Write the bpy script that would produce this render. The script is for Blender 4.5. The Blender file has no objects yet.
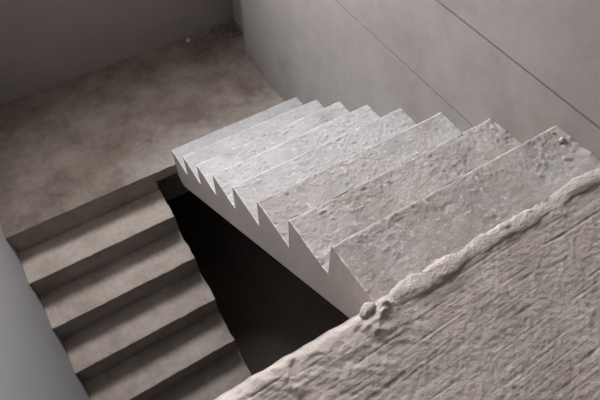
import bpy, bmesh, math, random
from mathutils import Vector, Matrix, noise
sc = bpy.context.scene
PI = math.pi

# ---------------------------------------------------------------- camera
POS = Vector((-0.5850605, -2.68936246, 3.19521834))
F = Vector((0.31153107, 0.49380064, -0.81185548))
R = Vector((0.85093832, -0.52521803, 0.00707112))
U = Vector((0.42290941, 0.69304181, 0.58381562))
cd = bpy.data.cameras.new('camera'); cam = bpy.data.objects.new('camera', cd)
sc.collection.objects.link(cam); sc.camera = cam
M = Matrix(((R.x, U.x, -F.x, POS.x), (R.y, U.y, -F.y, POS.y), (R.z, U.z, -F.z, POS.z), (0, 0, 0, 1)))
cam.matrix_world = M
cd.sensor_width = 36; cd.lens = 541.0656 / 600 * 36; cd.clip_start = 0.02

# ---------------------------------------------------------------- light
w = bpy.data.worlds.new('sky'); sc.world = w; w.use_nodes = True
bg = w.node_tree.nodes['Background']
bg.inputs[0].default_value = (1.0, 0.975, 0.98, 1); bg.inputs[1].default_value = 29.0
WIN = (-0.95, 0.95, 2.05, 4.15)          # stair window in the back wall: x0, x1, z0, z1
B = 1.3713
def portal(loc, rot, sx, sy):
    l = bpy.data.lights.new('window_daylight', 'AREA'); l.shape = 'RECTANGLE'
    l.size = sx; l.size_y = sy; l.cycles.is_portal = True
    o = bpy.data.objects.new('window_daylight', l); o.location = loc; o.rotation_euler = rot
    sc.collection.objects.link(o)
portal(((WIN[0]+WIN[1])/2, B+0.24, (WIN[2]+WIN[3])/2), (-PI/2, 0, 0), WIN[1]-WIN[0], WIN[3]-WIN[2])

sc.view_settings.view_transform = 'Standard'; sc.view_settings.look = 'None'
sc.view_settings.gamma = 1; sc.view_settings.use_curve_mapping = False
sc.view_settings.exposure = 0.0
sc.cycles.max_bounces = 8; sc.cycles.diffuse_bounces = 6

# ---------------------------------------------------------------- dimensions
RUN, RISE, W = 0.28, 0.2053, 1.0641
GAP, LW, Y0, RUN2, R2 = 0.1668, 1.2628, 0.0345, 0.287, 0.2049
FY, FZ, WY, XR, ZC = -2.262, 1.832, 0.872, 1.211, 4.7
ZL = -9 * R2
YB = -5.2
E = .0015            # plaster joint between the stairs and the walls

# ---------------------------------------------------------------- helpers
def link(name, me, mat, parent=None):
    o = bpy.data.objects.new(name, me); sc.collection.objects.link(o)
    if mat: me.materials.append(mat)
    if parent: o.parent = parent; o.matrix_parent_inverse = Matrix.Translation(-parent.location)
    return o
def mesh(name, vs, fs, mat, parent=None, smooth=True):
    me = bpy.data.meshes.new(name); me.from_pydata([tuple(v) for v in vs], [], fs); me.update()
    bm = bmesh.new(); bm.from_mesh(me); bmesh.ops.recalc_face_normals(bm, faces=bm.faces); bm.to_mesh(me); bm.free()
    if smooth:
        me.polygons.foreach_set('use_smooth', [True]*len(me.polygons))
        me.set_sharp_from_angle(angle=math.radians(48))
    return link(name, me, mat, parent)
def boxes(name, bl, mat, parent=None):
    vs, fs = [], []
    for x0, x1, y0, y1, z0, z1 in bl:
        n = len(vs)
        vs += [(x, y, z) for z in (z0, z1) for y in (y0, y1) for x in (x0, x1)]
        fs += [[n+i for i in q] for q in ((0,2,3,1),(4,5,7,6),(0,1,5,4),(2,6,7,3),(0,4,6,2),(1,3,7,5))]
    return mesh(name, vs, fs, mat, parent, False)
def prism(name, poly, x0, x1, mat, parent=None):      # polygon in (y, z) extruded along x
    n = len(poly)
    vs = [(x0, y, z) for y, z in poly] + [(x1, y, z) for y, z in poly]
    fs = [list(range(n)), list(range(2*n-1, n-1, -1))] + [[i, (i+1) % n, n+(i+1) % n, n+i] for i in range(n)]
    return mesh(name, vs, fs, mat, parent, False)
def thing(name, label, cat, loc, group=None):
    o = bpy.data.objects.new(name, None); sc.collection.objects.link(o); o.location = loc
    o.empty_display_size = 0.1
    return tag(o, label, cat, group)
def tag(o, label, cat, group=None):
    o['label'] = label; o['category'] = cat
    if group: o['group'] = group
    return o
def struct(o): o['kind'] = 'structure'; return o
def fb(x, y, z=0.0, oc=3):
    s = 0; a = 1
    for i in range(oc):
        s += a * noise.noise(Vector((x, y, z + 7.3*i))); x *= 2.03; y *= 2.03; a *= .5
    return s
def sm(a, b, x):
    t = max(0, min(1, (x-a)/(b-a))); return t*t*(3-2*t)

# ---------------------------------------------------------------- materials
def concrete(name, dark, light, blotch=4.0, grain=90, bump=.5, bdist=.004, contrast=1.0, stretch=None, pits=0.0,
             dirt=None, dirt_amt=0.0, fine=.35, rough=.95, gw=.35, sw=.4, pale_mask=False, wear=False):
    m = bpy.data.materials.new(name); m.use_nodes = True
    nt = m.node_tree; N = nt.nodes; L = nt.links
    bs = N['Principled BSDF']; bs.inputs['Roughness'].default_value = rough
    bs.inputs['Specular IOR Level'].default_value = .15
    geo = N.new('ShaderNodeNewGeometry')
    def no(scale, det=5, rgh=.6, src=None):
        n = N.new('ShaderNodeTexNoise'); n.inputs['Scale'].default_value = scale
        n.inputs['Detail'].default_value = det; n.inputs['Roughness'].default_value = rgh
        L.new(src or geo.outputs['Position'], n.inputs['Vector']); return n.outputs['Fac']
    def mth(op, a, b=None):
        n = N.new('ShaderNodeMath'); n.operation = op
        for i, v in enumerate((a, b)):
            if v is None: continue
            if isinstance(v, (int, float)): n.inputs[i].default_value = v
            else: L.new(v, n.inputs[i])
        return n.outputs[0]
    big = no(blotch, 6, .62); mid = no(blotch*6, 5, .65); fn = no(grain, 3, .7)
    s = mth('ADD', mth('MULTIPLY', big, .5), mth('ADD', mth('MULTIPLY', mid, .5-.5*fine), mth('MULTIPLY', fn, .5*fine)))
    rp = N.new('ShaderNodeMapRange'); L.new(s, rp.inputs[0])
    rp.inputs[1].default_value = .5-.17/contrast; rp.inputs[2].default_value = .5+.17/contrast
    mx = N.new('ShaderNodeMix'); mx.data_type = 'RGBA'; L.new(rp.outputs[0], mx.inputs[0])
    mx.inputs[6].default_value = (*dark, 1); mx.inputs[7].default_value = (*light, 1)
    col = mx.outputs[2]
    if dirt:
        dn = no(blotch*1.7, 8, .7); dr = N.new('ShaderNodeMapRange'); L.new(dn, dr.inputs[0])
        dr.inputs[1].default_value = .52; dr.inputs[2].default_value = .68; dr.inputs[4].default_value = dirt_amt
        m2 = N.new('ShaderNodeMix'); m2.data_type = 'RGBA'; L.new(dr.outputs[0], m2.inputs[0])
        L.new(col, m2.inputs[6]); m2.inputs[7].default_value = (*dirt, 1); col = m2.outputs[2]
    if wear:                                   # white plaster dust and pale worn arrises, per vertex
        def attr(nm):
            a = N.new('ShaderNodeAttribute'); a.attribute_name = nm; return a.outputs['Fac']
        def mixc(f, a, c, b=None):
            q = N.new('ShaderNodeMix'); q.data_type = 'RGBA'; L.new(f, q.inputs[0]); L.new(a, q.inputs[6])
            if b is not None: L.new(b, q.inputs[7])
            else: q.inputs[7].default_value = c
            return q.outputs[2]
        pr_ = N.new('ShaderNodeMix'); pr_.data_type = 'RGBA'; L.new(rp.outputs[0], pr_.inputs[0])
        pr_.inputs[6].default_value = (.310, .311, .316, 1); pr_.inputs[7].default_value = (.435, .438, .448, 1)
        col = mixc(attr('pale_mask'), col, None, pr_.outputs[2])
        col = mixc(attr('wear'), col, (.60, .575, .555, 1))
    if pale_mask:                                   # paler towards the foot of the upper flight, edge broken by noise
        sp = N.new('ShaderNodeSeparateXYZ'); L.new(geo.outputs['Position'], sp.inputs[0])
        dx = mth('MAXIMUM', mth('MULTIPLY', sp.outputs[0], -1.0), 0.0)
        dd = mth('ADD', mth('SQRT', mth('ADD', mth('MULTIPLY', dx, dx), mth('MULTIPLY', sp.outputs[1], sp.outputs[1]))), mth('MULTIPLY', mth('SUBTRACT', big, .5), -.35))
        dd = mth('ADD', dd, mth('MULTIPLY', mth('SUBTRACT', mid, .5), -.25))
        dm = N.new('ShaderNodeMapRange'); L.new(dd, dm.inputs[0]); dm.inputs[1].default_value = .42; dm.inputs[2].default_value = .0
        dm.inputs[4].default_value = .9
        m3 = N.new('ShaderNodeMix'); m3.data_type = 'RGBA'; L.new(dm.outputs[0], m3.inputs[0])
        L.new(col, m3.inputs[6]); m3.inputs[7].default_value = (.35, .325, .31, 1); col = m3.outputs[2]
    L.new(col, bs.inputs['Base Color'])
    h = mth('ADD', mth('MULTIPLY', mid, .7), mth('MULTIPLY', fn, gw))
    if stretch is not None:
        mp = N.new('ShaderNodeMapping'); mp.vector_type = 'TEXTURE'
        mp.inputs['Rotation'].default_value = (0, 0, stretch); mp.inputs['Scale'].default_value = (1, .045, 1)
        L.new(geo.outputs['Position'], mp.inputs['Vector'])
        st = no(7, 4, .6, mp.outputs[0]); h = mth('ADD', h, mth('MULTIPLY', st, sw))
    if pits:
        v = N.new('ShaderNodeTexVoronoi'); v.inputs['Scale'].default_value = 38; L.new(geo.outputs['Position'], v.inputs['Vector'])
        pr = N.new('ShaderNodeMapRange'); L.new(v.outputs['Distance'], pr.inputs[0]); pr.inputs[1].default_value = .08; pr.inputs[2].default_value = .2
        h = mth('ADD', h, mth('MULTIPLY', pr.outputs[0], pits))
    bp = N.new('ShaderNodeBump'); bp.inputs['Strength'].default_value = bump; bp.inputs['Distance'].default_value = bdist
    L.new(h, bp.inputs['Height']); L.new(bp.outputs[0], bs.inputs['Normal'])
    return m
STRI = math.radians(.8)
M_floor = concrete('rough_screed', (.33,.286,.265), (.53,.482,.453), 3, 260, .75, .006, 1.3, stretch=STRI, fine=.55, gw=.6, sw=.35)
M_mortar = concrete('mortar', (.38,.337,.312), (.62,.572,.54), 6, 150, 1, .008, 1.0, fine=.5, gw=.7)
M_tread = concrete('dusty_tread', (.26,.235,.218), (.42,.39,.368), 5, 200, .9, .007, 1.4, dirt=(.21,.182,.165), dirt_amt=.55, fine=.55, gw=.7, wear=True)
M_side = concrete('formed_concrete', (.37,.328,.30), (.50,.452,.418), 3, 60, .3, .002, .8)
M_landing = concrete('dirty_landing', (.100,.080,.064), (.235,.202,.175), 3.2, 210, 1, .007, 1.6, dirt=(.095,.076,.06), dirt_amt=.5, fine=.75, gw=.7, pale_mask=True)
M_grit = concrete('grit', (.05,.04,.032), (.20,.17,.145), 30, 150, 1, .006, 1.6)
M_lower = concrete('stair_concrete', (.265,.226,.188), (.415,.378,.345), 4, 140, .8, .005, 1.3, dirt=(.20,.165,.14), dirt_amt=.4, fine=.45)
M_wr = concrete('smooth_render', (.232,.217,.206), (.302,.286,.273), 1.3, 60, .25, .003, 1.2, dirt=(.185,.165,.14), dirt_amt=.45)
M_wl = concrete('pale_render', (.32,.32,.337), (.36,.36,.377), 1.5, 50, .12, .002, .8)
M_wb = concrete('brown_render', (.215,.188,.172), (.255,.228,.208), 2, 60, .2, .002, .8)
M_dark = concrete('cellar_concrete', (.20,.165,.145), (.28,.24,.215), 3, 60, .3, .003, 1)
M_ceil = concrete('bare_ceiling', (.16,.145,.13), (.22,.20,.185), 2, 60, .2, .002, .8)
M_frame = bpy.data.materials.new('window_paint'); M_frame.use_nodes = True
M_frame.node_tree.nodes['Principled BSDF'].inputs['Base Color'].default_value = (.5, .5, .5, 1)

# ---------------------------------------------------------------- structure
T = 0.25
x0, x1, z0, z1 = WIN
struct(boxes('wall_back', [(-LW-T, x0, B, B+T, ZL, ZC), (x1, XR+T, B, B+T, ZL, ZC),
                           (x0, x1, B, B+T, ZL, z0), (x0, x1, B, B+T, z1, ZC)], M_wb))
struct(boxes('wall_left', [(-LW-T, -LW, YB, B, ZL, ZC)], M_wl))
G1, G2, GW = 1.315, 1.7577, .0047
struct(boxes('wall_right', [(W+.012, XR+T, YB, WY, ZL, ZC),
      (W, W+.012, YB, WY, ZL, G1-GW), (W, W+.012, YB, WY, G1+GW, G2-GW), (W, W+.012, YB, WY, G2+GW, ZC),
      (XR, XR+T, WY, B, ZL, ZC)], M_wr))
struct(boxes('wall_rear', [(-LW-T, XR+T, YB-T, YB, ZL, ZC)], M_ceil))
struct(boxes('ceiling', [(-LW-T, XR+T, YB-T, B+T, ZC, ZC+.2)], M_ceil))
struct(boxes('floor', [(-LW-T, XR+T, YB-T, B+T, ZL-.2, ZL)], M_dark))
fw = .05
win = struct(boxes('window_1', [(x0, x0+fw, B+.12, B+.17, z0, z1), (x1-fw, x1, B+.12, B+.17, z0, z1),
      (x0+fw, x1-fw, B+.12, B+.17, z0, z0+fw), (x0+fw, x1-fw, B+.12, B+.17, z1-fw, z1)], M_frame))

# upper floor: dense relief on top, cut edge above the stair
def floor_h(x, y):
    d = FY - y                                   # distance back from the edge
    h = .006*fb(x*3, y*3, 1) + .0013*fb(x*14, y*14, 2)
    c, s = math.cos(STRI), math.sin(STRI)
    u, v = x*c + y*s, -x*s + y*c
    v += .012*fb(x*2.5, y*2.5, 12, 2)
    a = fb(u*3.5, v*85, 3, 2); h += .0008*a*sm(.30, -.25, fb(x*3, y*3, 9, 2))
    g = fb(u*2.3+5, v*62, 4, 1); h -= .0013*sm(.44, .60, g)
    g = fb(u*5+5, v*110, 17, 1); h -= .0009*sm(.32, .52, g)
    h += .0008*fb(x*70, y*70, 13)
    left = sm(.12, -.10, x)
    rough = left*sm(.34, .0, d)
    r_ = fb(x*11 + .4*fb(x*20, y*20, 5), y*17 + x*9, 6)
    h += rough*(.0065*r_ + .005) + .010*left*sm(.16, 0, d)*abs(fb(x*7, y*12, 8))
    h -= .022*left*math.exp(-d/.016)             # rounded-off edge
    h += .0012*fb(x*60, y*60, 7, 2)
    h += .011*math.exp(-(((x+.375)/.012)**2 + ((y+2.345+(x+.375)*1.6)/.05)**2))   # smeared bump
    h += .0015*sm(.020, .014, math.hypot(x-.254, y+2.413))
    h += .016*math.exp(-((x+.065)/.04)**2-((y+2.285)/.026)**2)*(1+fb(x*30, y*30, 14))
    h += .010*math.exp(-((x+.115)/.03)**2-((y+2.325+.5*(x+.115))/.03)**2)*(1+fb(x*30, y*30, 15))
    h += .006*math.exp(-(d/.05)**2)*sm(.0, .1, x)*(.5+fb(x*12, y*20, 16))
    return h
def relief(xs, ys, zf, hf, jit=None):
    vs = []
    for y in ys:
        for x in xs:
            jx, jy = jit(x, y) if jit else (0, 0)
            vs.append((x+jx, y+jy, zf + hf(x, y)))
    nx = len(xs)
    fs = [[j*nx+i, j*nx+i+1, (j+1)*nx+i+1, (j+1)*nx+i] for j in range(len(ys)-1) for i in range(nx-1)]
    return vs, fs
def lin(a, b, n): return [a+(b-a)*i/n for i in range(n+1)]
xs = lin(-LW+E, -.75, 20)[:-1] + lin(-.75, W-E, 640)
ys = [YB, -4.2, -3.6, -3.3] + lin(-3.15, -2.95, 20)[:-1] + lin(-2.95, FY, 290)
def fj(x, y):
    if y > FY-.0001: return 0, .006*fb(x*9, 0, 11) + (.004 if x < 0 else 0)
    return 0, 0
vs, fs = relief(xs, ys, FZ, floor_h, fj)
nx, n = len(xs), len(vs); base = (len(ys)-1)*nx
for x in xs: vs.append((x, FY, FZ-.06))
nb = len(vs)
for x in xs: vs.append((x, FY, FZ-.36))
fs += [[base+i, base+i+1, n+i+1, n+i] for i in range(nx-1)] + [[n+i, n+i+1, nb+i+1, nb+i] for i in range(nx-1)]
q = len(vs); vs += [(-LW, YB, FZ-.36), (W, YB, FZ-.36)]
fs.append([nb+i for i in range(nx)] + [q+1, q])
struct(mesh('floor', vs, fs, M_floor))

# ---------------------------------------------------------------- stair flights
def step(x0, x1, yn, yb, z, rise, mat, parent, hf, nxn, nyn, jn, open_left, open_right, side_mat=None):
    """one step: tread from nosing yn to back yb at height z, riser below the nosing, triangular body"""
    xs = lin(x0, x1, nxn); ys = lin(yb, yn, nyn)
    def jit(x, y):
        e = 0; f = 0
        if abs(y-yn) < 1e-6: f = jn*fb(x*14, z*9, 20)*(1 if yn > yb else -1)
        t = abs(y-yb)/abs(yn-yb)
        if open_left and x == xs[0]: e = -.0012*abs(fb(y*30, z*5, 21))
        if open_right and x == xs[-1]: e = open_right*fb(y*5, z*3, 22)+ jn*.5*fb(y*30, z*5, 23)
        return e, f
    vs, fs = relief(xs, ys, z, hf, jit)
    n0 = nxn+1
    # riser rows
    base = nyn*n0; prev = base
    rows = [.004, .25*rise, .5*rise, .75*rise, rise]
    for dz in rows:
        cur = len(vs)
        for x in xs: vs.append((x, yn, z-dz))
        fs += [[prev+i, prev+i+1, cur+i+1, cur+i] for i in range(nxn)]; prev = cur
    last = prev
    # side triangles
    for side, ix in ((0, 0), (1, nxn)):
        low = []
        for j, y in enumerate(ys):
            t = abs(y-yb)/abs(yn-yb)
            low.append((len(vs))); vs.append((xs[ix], y, z - max(rise*t, .0035)))
        for j in range(nyn):
            fs.append([j*n0+ix, (j+1)*n0+ix, low[j+1], low[j]])
    o = mesh('step', vs, fs, mat, parent)
    if side_mat:
        me = o.data
        ad = me.attributes.new('pale_mask', 'FLOAT', 'POINT'); aw = me.attributes.new('wear', 'FLOAT', 'POINT')
        kk = int(round(z/rise)); D = [1, 1, 1, .98, .85, .50, .22, .08][kk-1]
        dv, wv = [], []
        for v in me.vertices:
            x, y = v.co.x, v.co.y; d = abs(yn-y)
            dv.append(max(0, min(1, D + .45*fb(x*4, y*4, 80) + .35*fb(x*22, y*22, 81) + (.25*(x-.4) if kk > 5 else 0))))
            e = .008*(.6+fb(x*14, kk*3, 82)); f = .45+.9*fb(x*6, kk*5, 83)
            q = sm(max(e, .0035), 0, d)*f
            if x < .006: q = max(q, .35+.8*fb(y*20, kk, 84))
            wv.append(max(0, min(.8, q + .5*sm(.45, .7, fb(x*40, y*40, 85)))))
        ad.data.foreach_set('value', dv); aw.data.foreach_set('value', wv)
        o.data.materials.append(side_mat)
        for p in o.data.polygons[len(fs)-2*nyn:]: p.material_index = 1; p.use_smooth = False
    return o

# upper flight
up = thing('stair_flight', 'pale dusty raw concrete stair flight with sawtooth open side, rising along the grooved wall', 'staircase', (W/2, -1.1, 0))
poly = [(0, 0)] + [(-8*RUN, 8*RISE), (FY, 8*RISE), (FY, 1.458), (-.085, -.137), (-.02, -.125), (0, -.1)]
prism('waist_slab', poly, 0, W-E, M_side, up)
def up_h(k):
    yn = -(k-1)*RUN
    amp = [.75, .8, .85, .85, 1, 1, 1.0, .9][k-1]
    def h(x, y):
        d = yn - y
        o = k*3.7
        rg = amp*(.30 + .65*sm(-.25, .35, fb(x*5+o, y*6, 38, 3)))
        v = .003*fb(x*4+o, y*5, 30) + .0016*rg*fb(x*17+o, y*22, 31) + .0028*rg*fb(x*48, y*48+o, 32, 4)
        l = fb(x*24+o, y*30+o, 33, 4); v += .005*rg*sm(.35, .8, l) - .0035*rg*sm(.35, .7, -l)
        v += .0035*max(0, fb(x*9+o, 0, 34))*math.exp(-((d-.008)/.006)**2)
        v -= (.004+.002*fb(x*13+o, 4, 39))*math.exp(-(d/.0055)**2)
        v += .004*math.exp(-(x/.01)**2)*max(0, fb(y*22, o, 35)+.2)
        v += .010*sm(.05, 0, RUN-d)*max(0, fb(x*9+o, 1, 36)+.3)      # mortar left at the foot of the riser
        v += .012*sm(.05, 0, W-x)*max(0, fb(y*14+o, 2, 37)+.3)
        return v
    return h
for k in range(1, 9):
    yn = -(k-1)*RUN; yb = -k*RUN if k < 8 else FY
    step(0, W-E, yn, yb, k*RISE, RISE, M_tread, up, up_h(k), 270, 72, .005, True, 0, M_side)

# lower flight
lo = thing('stair_flight', 'brown-grey raw concrete stair flight descending beside the smooth left wall', 'staircase', (-(LW+GAP)/2, -1.1, ZL))
sl = R2/RUN2
poly = [(Y0, -R2), (Y0-8*RUN2, -9*R2), (Y0-8*RUN2+.28, -9*R2), (Y0+.08, -R2-.27+.1), (Y0+.08, -R2)]
poly = [(Y0-.001, -R2-.0008), (Y0-8*RUN2, -9*R2), (Y0-8*RUN2+.30, -9*R2), (Y0-.001, -R2-.20)]
prism('waist_slab', poly, -LW+E, -GAP, M_lower, lo)
for j in range(1, 9):
    yn = Y0-j*RUN2; yb = yn+RUN2
    def lh(x, y, yn=yn, j=j):
        d = y-yn
        return .003*fb(x*4+j, y*5, 40) + .0012*fb(x*22, y*22+j, 41) - .004*math.exp(-d/.006)*(.5+abs(fb(x*8, j, 42))) \
               + .008*sm(.05, 0, RUN2-d)*max(0, fb(x*8, j*3, 43)+.1)
    step(-LW+E, -GAP, yn, yb, -j*R2, R2, M_lower, lo, lh, 120, 34, .004, False, .012)

# landing
ld = thing('stair_landing', 'dirty brown-grey concrete landing between the two stair flights and the back wall', 'landing', (0, .7, -.1))
xs = lin(-LW+E, W-E, 260) + lin(W-E, XR-E, 14)[1:]
ys = lin(Y0, WY+E, 96) + lin(WY+E, B-E, 56)[1:]
def land_h(x, y):
    v = .004*fb(x*2.5, y*2.5, 50) + .0024*fb(x*16, y*16, 51) + .0016*fb(x*50, y*50, 52, 3)
    v += .006*sm(.45, .85, fb(x*30, y*30, 57))
    c = sm(.5, 0, math.hypot(x-1.15, y-1.34))
    v += c*.03*max(0, fb(x*13, y*13, 53, 4)+.25)
    v += .012*sm(.05, 0, B-y)*max(0, fb(x*8, 3, 54)+.25)
    v += .010*sm(.04, 0, (W-x) if y < WY else (XR-x))*max(0, fb(y*8, 3, 55)+.3)
    v -= .006*math.exp(-(y-Y0)/.006)*abs(fb(x*9, 7, 56))
    return v
def lj(x, y):
    if y > Y0+1e-6: return 0, 0
    return 0, .004*fb(x*12, 1, 57) + (.010*fb(x*40, 1, 58) if x > -GAP-.01 else 0)
vs, fs = relief(xs, ys, 0, land_h, lj)
nx = len(xs)
fs = [f for f in fs if not (min(xs[i % nx] for i in f) > W-E-1e-6 and max(ys[i//nx] for i in f) <= WY+E+1e-6)]
cur = len(vs)
for x in xs: vs.append((x, Y0, -.004))
fs += [[i, i+1, cur+i+1, cur+i] for i in range(nx-1) if xs[i+1] <= W]
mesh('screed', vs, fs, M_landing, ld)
# front of the landing: full riser above the lower flight, thin broken slab edge in the gap
ex = [x for x in xs if x <= W-E+1e-6]
zs = [.004, .02, .045, .07, .1, .135, .17, R2]; v2, f2 = [], []
for k, zz in enumerate(zs):
    for x in ex: v2.append((x, Y0 + (0 if k == 0 else .003*abs(fb(x*15, zz*20, 59))), -zz + (.006*fb(x*20, 3, 70) if k == 4 and x > -GAP else 0)))
m = len(ex)
for k in range(len(zs)-1):
    f2 += [[k*m+i, k*m+i+1, (k+1)*m+i+1, (k+1)*m+i] for i in range(m-1) if zs[k+1] <= .1001 or ex[i+1] <= -GAP+.004]
mesh('riser', v2, f2, M_lower, ld)
boxes('slab', [(-LW+E, W-E, Y0+.01, WY+E, -.1, -.02), (-LW+E, XR-E, WY+E, B-E, -.1, -.02)], M_lower, ld)
boxes('edge_beam', [(-LW+E, W-E, .234, .45, -.642, -.1)], M_lower, ld)

# ---------------------------------------------------------------- mortar ridge along the floor edge
def ridge():
    NS, NR = 560, 26
    vs, fs = [], []
    for i in range(NS+1):
        x = -.055 + (W+.055)*i/NS
        taper = sm(0, .05, i/NS)
        r = (.0205 - .007*sm(.3, 1.0, x) + .009*fb(x*6, 0, 60, 4))*(.45+.55*taper)
        cy = FY - .016 + .008*fb(x*5, 3, 61) - .012*(1-taper)
        hh = r*(.34 + .24*fb(x*9, 5, 65))
        for j in range(NR):
            a = 2*PI*j/NR
            d = 1 + .30*fb(x*15, math.cos(a)*1.1+2, 62+math.sin(a)) + .08*fb(x*38, math.cos(a)*2, 64+math.sin(a)*2)
            vs.append((x + .003*fb(x*50, a, 66), cy + r*1.35*d*math.cos(a), FZ + .002 + hh*d*math.sin(a)))
    for i in range(NS):
        for j in range(NR):
            fs.append([i*NR+j, i*NR+(j+1) % NR, (i+1)*NR+(j+1) % NR, (i+1)*NR+j])
    fs.append(list(range(NR))); fs.append([NS*NR+j for j in range(NR)])
    return mesh('mortar_ridge', vs, fs, M_mortar)
tag(ridge(), 'long rough pale mortar ridge along the edge of the upper floor', 'mortar')

# ---------------------------------------------------------------- loose crumbs
def crumb(name, x, y, z, sx, sy, sz, seed, mat, label, cat='crumb', group=None):
    bm = bmesh.new(); bmesh.ops.create_icosphere(bm, subdivisions=3, radius=1)
    for v in bm.verts:
        d = 1 + .35*noise.noise(v.co*1.4+Vector((seed, 0, 0))) + .15*noise.noise(v.co*4+Vector((seed, 3, 0)))
        v.co = Vector((v.co.x*sx*d, v.co.y*sy*d, max(v.co.z, -.6)*sz*d))
    bmesh.ops.rotate(bm, verts=bm.verts, matrix=Matrix.Rotation(seed*1.7, 3, 'Z'))
    me = bpy.data.meshes.new(name); bm.to_mesh(me); bm.free()
    me.polygons.foreach_set('use_smooth', [True]*len(me.polygons))
    o = link(name, me, mat); o.location = (x, y, z+sz*.45)
    return tag(o, label, cat, group)
crumb('mortar_lump', -.095, -2.268, FZ-.004, .030, .016, .010, .15, M_mortar, 'knobbly mortar lump at the left end of the ridge', 'mortar')
crumb('mortar_crumb', .787, -1.56, 6*RISE, .011, .009, .008, 3, M_mortar, 'pale crumb lying behind the nosing of the third step down from the upper floor')
crumb('mortar_crumb', 1.02, -2.03, 8*RISE, .013, .010, .009, 4, M_floor, 'larger dark crumb on the top tread near the grooved wall')
crumb('mortar_crumb', 1.02, -1.985, 8*RISE, .008, .006, .006, 5, M_floor, 'small crumb at the right corner of the top nosing')
crumb('stone', .712, 1.325, 0.0, .022, .018, .018, 6, M_mortar, 'small pale stone on the landing against the back wall', 'stone')
crumb('pebble', -1.21, .08, 0.0, .008, .006, .005, 7, M_dark, 'tiny dark pebble on the landing beside the left wall', 'pebble')
# mixed grit in the far corner
random.seed(5); bmg = bmesh.new()
for i in range(240):
    x = 1.17 - abs(random.gauss(0, .16)); y = 1.34 - abs(random.gauss(0, .09)); s = random.uniform(.004, .012)
    if x < .6: continue
    c = bmesh.ops.create_icosphere(bmg, subdivisions=1, radius=s)['verts']
    for v in c: v.co += Vector((random.uniform(-.25, .25)*s, random.uniform(-.25, .25)*s, 0))
    z = land_h(x, y) + .001
    for v in c: v.co = Vector((v.co.x+x, v.co.y+y, v.co.z*.7+z+s*.3))
me = bpy.data.meshes.new('grit'); bmg.to_mesh(me); bmg.free()
g = link('grit', me, M_grit); tag(g, 'dark grit and rubble swept into the far right corner of the landing', 'rubble'); g['kind'] = 'stuff'
